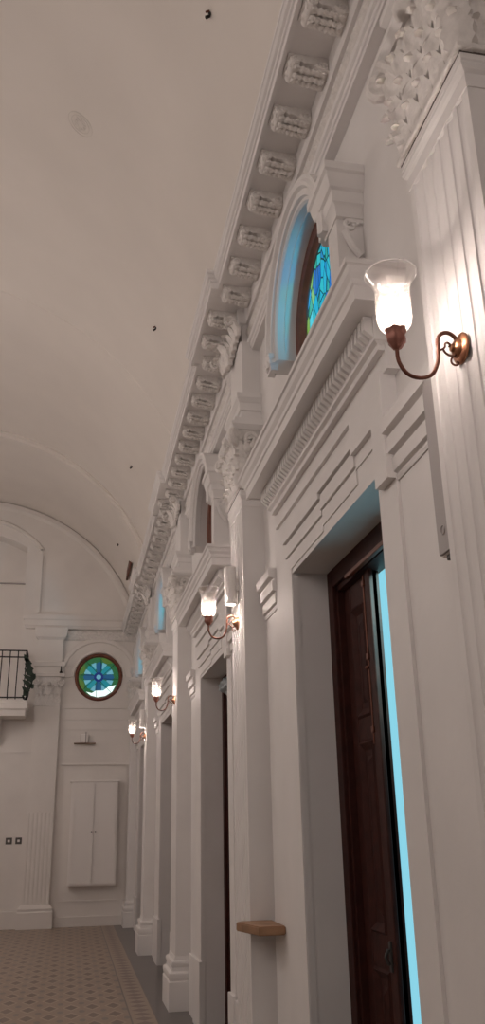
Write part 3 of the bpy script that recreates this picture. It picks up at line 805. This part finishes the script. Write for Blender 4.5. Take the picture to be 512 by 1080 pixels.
blob(bm, (0, -d - .05, 4.20), .05, 4); obj('capital', bm, CARVE, root, smooth=45)
bm = B(); sweep(bm, [(-w, 0), (-w, -d), (w, -d), (w, 0)], [(.03, 4.34), (-.05, 4.34), (-.06, 4.40), (-.02, 4.41), (-.02, 4.52), (-.05, 4.54), (-.06, 4.62), (-.0, 4.64), (-.0, 5.05), (-.05, 5.10), (-.08, 5.28), (.03, 5.28)]); obj('entablature_block', bm, FARW, root)
# long mouldings at window height
bm = B()
box(bm, -.28, -.12, FY - .03, FY, 4.34, 4.56, .008); box(bm, 1.02, WX, FY - .03, FY, 4.34, 4.56, .008)
box(bm, -.28, WX, FY - .025, FY, 3.76, 3.79); box(bm, -.28, WX, FY - .012, FY, 3.55, 3.58); box(bm, -.28, WX, FY - .012, FY, 3.36, 3.38)
box(bm, LX, -.80, FY - .012, FY, 2.95, 2.98)
tag(obj('trim_5', bm, FARW), kind='structure')
bm = B(); box(bm, -.25, WX, FY - .03, FY, 0, .16); box(bm, LX, -.82, FY - .03, FY, 0, .28, .005); tag(obj('baseboard_end', bm, FARW), kind='structure')
# recessed panel frame around the cabinet
bm = B(); x0, x1, z0, z1 = -.16, 1.0, .42, 2.72
for a in ((x0 - .05, x1 + .05, z1, z1 + .035),): box(bm, a[0], a[1], FY - .035, FY, a[2], a[3], .006)
box(bm, x0 - .02, x0, FY - .014, FY, z0, z1); box(bm, x1, x1 + .02, FY - .014, FY, z0, z1); box(bm, x0, x1, FY - .014, FY, z0 - .02, z0)
tag(obj('trim_6', bm, FARW), kind='structure')
# the rose window of the end wall
wr = empty('window_6', (.42, FY, 4.36), kind='structure'); wr.scale = (1.1, 1, 1.1)
bm = B(); arc_mould(bm, (0, 0), [(.415, -.015), (.40, -.03), (.375, -.03), (.35, -.0), (.35, .04), (.415, .04)], 0, 2 * pi, 64, 'y'); obj('window_frame', bm, WOOD2, wr, smooth=35)
def flat(name, pts, y, m, parent):
    bm = B(); prism(bm, pts, 'y', y, y + .006); return obj(name, bm, m, parent)
PG = pane('pane_green', (.015, .10, .035)); PB = pane('pane_blue', (.008, .075, .17)); PC = pane('pane_cyan', (.12, .34, .42)); PN = pane('pane_navy', (.006, .02, .13)); PT = pane('pane_teal', (.01, .20, .24)); PW = pane('pane_white', (.85, 1.0, .95), 1.1); PO = pane('pane_olive', (.06, .12, .02))
circ = lambda r, n=40, a0=0, a1=2 * pi: [(r * cos(a0 + (a1 - a0) * i / n), r * sin(a0 + (a1 - a0) * i / n)) for i in range(n)]
flat('green_field', circ(.355), .012, PG, wr)
for k in range(8):
    a = k * pi / 4 + pi / 8
    flat('rim_pane', [(.345 * cos(a - .36), .345 * sin(a - .36)), (.352 * cos(a), .352 * sin(a)), (.345 * cos(a + .36), .345 * sin(a + .36)), (.27 * cos(a + .1), .27 * sin(a + .1)), (.27 * cos(a - .1), .27 * sin(a - .1))], .008, PO if k in (1, 3, 4) else PG, wr)
for k in range(8):
    a = k * pi / 4 + pi / 8
    f = lambda r, t: (r * cos(t), r * sin(t))
    flat('star_pane', [f(.15, a - .05), f(.262, a - .17), f(.262, a + .17), f(.15, a + .05)], -.002, PC, wr)
for k in range(8):
    a = k * pi / 4
    flat('petal_pane', [f(.05, a - .37), f(.20, a - .33), f(.25, a - .16), f(.27, a), f(.25, a + .16), f(.20, a + .33), f(.05, a + .37)], .002, PT if k % 2 else PB, wr)
flat('sunlit_pane', [f(.33, -2.25), f(.30, -1.95), f(.24, -1.75), f(.25, -1.2), f(.24, -.75), f(.33, -.42), f(.35, -.8), f(.35, -1.2), f(.35, -1.6), f(.345, -1.95)], -.004, PW, wr)  # sunlit crescent painted in as a bright glowing pane
flat('centre_pane', circ(.085, 24), -.006, PN, wr); flat('centre_boss', circ(.042, 20), -.012, PC, wr)
bm = B()
for k in range(8):
    a = k * pi / 4 + pi / 8; tube(bm, [(.08 * cos(a), -.006, .08 * sin(a)), (.35 * cos(a + .3), -.006, .35 * sin(a + .3))], .004, 5, 0)
obj('lead_lines', bm, IRON, wr)
bm = B(); arc_mould(bm, (0, 0), [(.69, 0), (.69, -.035), (.665, -.05), (.62, -.05), (.60, -.025), (.47, -.02), (.455, -.035), (.43, -.035), (.42, 0)], 0, pi, 48, 'y')
box(bm, -.69, -.62, -.04, 0, -.55, 0); box(bm, .62, .69, -.04, 0, -.55, 0)
obj('hood_moulding', bm, FARW, wr, smooth=30)

# ---------------------------------------------------------------- cabinet, fixtures on the end wall
cab = empty('wall_cabinet', (.43, FY, .66), 'tall white two-door cabinet hung on the end wall under the round window', 'cabinet')
W_, H_, D_ = .425, 1.75, .17
bm = B(); box(bm, -W_, W_, -D_, .0, 0, H_); obj('body', bm, WPAINT, cab)
bm = B(); box(bm, -W_ - .02, W_ + .02, -D_ - .025, .0, H_, H_ + .03, .005); obj('top', bm, WPAINT, cab)
for s in (-1, 1):
    a, b = (-W_ + .035, -.005) if s < 0 else (.005, W_ - .035)
    bm = B(); box(bm, a, b, -D_ - .02, -D_, .03, H_ - .03)
    for x in (a, b - .035): box(bm, x, x + .035, -D_ - .026, -D_ - .018, .03, H_ - .03)
    for z in (.03, H_ - .07): box(bm, a + .035, b - .035, -D_ - .026, -D_ - .018, z, z + .04)
    box(bm, a + .035, b - .035, -D_ - .024, -D_ - .018, .62, .65)
    dr = obj('door', bm, WPAINT, cab)
    bm = B(); blob(bm, (s * .035, -D_ - .04, H_ * .51), .016, 2); tube(bm, [(s * .035, -D_ - .04, H_ * .51), (s * .035, -D_ - .02, H_ * .51)], .006, 6, 0); obj('knob', bm, DARKP, dr)
em = empty('emergency_light', (.21, FY, 3.12), 'small pale emergency light on a thin brown ledge above the cabinet', 'emergency light')
bm = B(); box(bm, -.20, .20, -.10, 0, -.02, 0, .004); obj('ledge', bm, mat('ledge_brown', (.20, .13, .09), .6), em)
bm = B(); box(bm, -.09, .06, -.08, -.01, 0, .16, .012); obj('box', bm, WPAINT, em)
bm = B(); box(bm, .005, .025, -.085, -.07, 0, .20); obj('mast', bm, GREYP, em)
for i, x in enumerate((-1.05, -.88)):
    so = empty('wall_socket', (x, FY, 1.43), ('left' if i == 0 else 'right') + ' one of the two small grey square sockets on the end wall', 'socket', 'small sockets on the end wall')
    y = -.10 if x > -.79 else 0
    bm = B(); box(bm, -.055, .055, -.015, 0, -.055, .055, .005); obj('plate', bm, mat('socket_grey', (.10, .09, .085), .5), so)
    bm = B(); box(bm, -.02, .02, -.02, -.012, -.02, .02, .003); obj('switch_rocker', bm, WPAINT, so)
# small dark pointed fitting on the capital
bm = B(); lathe(bm, [(0, .12), (.008, .11), (.012, .02), (.03, 0), (.03, -.015), (0, -.02)], 12); o = obj('small_spotlight', bm, IRON, smooth=True); o.location = (-.30, FY - .16, 4.42)
tag(o, 'tiny dark pointed fitting on the capital left of the end wall round window', 'fitting')

# ---------------------------------------------------------------- balcony
bal = empty('balcony', (-.90, FY, 3.55), 'white balcony with black iron railing at the left edge of the end wall', 'balcony')
def bx_(x0, x1, y0, y1, z0, z1, bev=0): 
    bm = B(); box(bm, x0, x1, y0, y1, z0, z1, bev); return bm
bm = B(); xL = -2.3
sweep(bm, [(xL, -.55), (-.02, -.55), (-.02, 0)], [(.0, .0), (-.02, 0), (-.03, .10), (-.06, .13), (-.06, .24), (-.04, .25), (-.04, .28), (.55, .28), (.55, 0)]); obj('slab', bm, FARW, bal)
for x in (-.52, -1.9):
    bm = B(); pts = [(0, 0), (-.48, 0), (-.50, -.05), (-.44, -.11), (-.30, -.15), (-.16, -.26), (-.10, -.42), (-.02, -.48), (0, -.48)]
    A = [(y_, z_) for y_, z_ in pts]; prism(bm, A, 'x', x - .09, x + .09); obj('bracket', bm, FARW, bal)
rail = []
bm = B()
for z in (1.18, 1.06, .32): box(bm, xL, -.02, -.56, -.54, z, z + .022); box(bm, -.04, -.02, -.56, 0, z, z + .022)
rl = obj('railing', bm, IRON, bal)
def bar(x, y, ox, oy):
    bm = B(); tube(bm, [(x, y, 1.18), (x, y, 1.0), (x + ox * .3, y + oy * .3, .75), (x + ox, y + oy, .52), (x + ox * .8, y + oy * .8, .40), (x, y, .30)], .010, 6, 4); return bm
for i in range(16):
    obj('baluster', bar(-.04 - i * .145, -.55, 0, -.05), IRON, rl)
for i in range(1, 4): obj('baluster', bar(-.03, -.55 + i * .15, .05, 0), IRON, rl)
bm = B()
for (x, z, dx, dz) in ((.05, .42, -.13, .10), (.09, .52, -.17, .13), (.11, .62, -.18, .12), (.11, .72, -.17, .13), (.09, .82, -.15, .13), (.05, .92, -.12, .13), (.0, .98, -.08, .14), (.03, .38, -.08, .05), (.10, .66, .05, .10), (.08, .50, .05, .07)):
    L = math.hypot(dx, dz); ux, uz = dx / L, dz / L; px, pz = -uz, ux
    pts = [(x + ux * L * t + px * w_, z + uz * L * t + pz * w_) for t, w_ in ((0, -.035), (.35, -.045), (.7, -.028), (1, 0), (.7, .028), (.35, .045), (0, .035))]
    prism(bm, pts, 'y', -.615, -.592)
tube(bm, [(-.06, -.60, .34), (.06, -.60, .48), (.10, -.60, .70), (.04, -.60, .92), (-.06, -.60, 1.02)], .016, 6, 4)
g = obj('leaf_garland', bm, GREEN, smooth=True); g.location = (-.90, FY, 3.55)
tag(g, 'dark green leafy garland curling on the corner of the iron balcony railing', 'garland')

# ---------------------------------------------------------------- ceiling details
def on_vault(x): return VZ + math.sqrt(VR ** 2 - (x - VC) ** 2)
cl = ['small black ceiling spotlight at the very top of the picture', 'small black ceiling spotlight over the first round window', 'small black ceiling spotlight just before the raised rib of the vault', 'small black ceiling spotlight beyond the raised rib, near the end wall']
for i, y in enumerate((3.95, 7.67, 11.36, 15.0)):
    x = .64; z = on_vault(x); nrm = Vector((x - VC, 0, z - VZ)).normalized()
    root = empty('ceiling_spotlight', (x, y, z), cl[i], 'spotlight', 'spotlights in the vault'); root.rotation_euler = nrm.to_track_quat('Z', 'Y').to_euler(); root.scale = (.6, .6, .6)
    bm = B(); lathe(bm, [(0, 0), (.022, 0), (.022, -.012), (0, -.014)], 16); obj('mount', bm, IRON, root)
    bm = B(); lathe(bm, [(0, .0), (.016, 0), (.019, -.05), (.014, -.054), (0, -.045)], 14, (.018, -.012, -.012)); obj('lamp_head', bm, IRON, root)
    bm = B(); lathe(bm, [(0, .0), (.011, 0), (.013, -.04), (.009, -.044), (0, -.035)], 12, (-.022, .016, -.008)); obj('lamp_head', bm, BRONZE, root)
x = -.20; z = on_vault(x); nrm = Vector((x - VC, 0, z - VZ)).normalized()
bm = B()
for r in (.115, .085): tube(bm, [(r * cos(a), r * sin(a) * 1.1, -.002) for a in [2 * pi * i / 28 for i in range(29)]], .003, 6, 0)
for k in range(8): scroll(bm, (.05 * cos(k * pi / 4), .05 * sin(k * pi / 4), -.002), (1, 0, 0), (0, 1, 0), .022, .0025, 1.2, start=k)
o = obj('ceiling_medallion', bm, mat('faded_paint', (.70, .66, .62), .8)); o.location = (x, 5.85, z); o.rotation_euler = nrm.to_track_quat('Z', 'Y').to_euler()
tag(o, 'faint round ornamental rosette on the vault at upper left', 'ceiling ornament')
bm = B(); pts = [(14.75, 0), (15.0, .20), (15.3, .27), (15.6, .20), (15.85, 0)]
x = .86; z = 6.2
prism(bm, [(y_, zz * .7 + z - .12) for y_, zz in pts], 'x', .84, .88)
o = obj('wooden_lunette', bm, WOOD2); tag(o, 'small brown wooden lunette high on the vault beside the end wall', 'lunette')
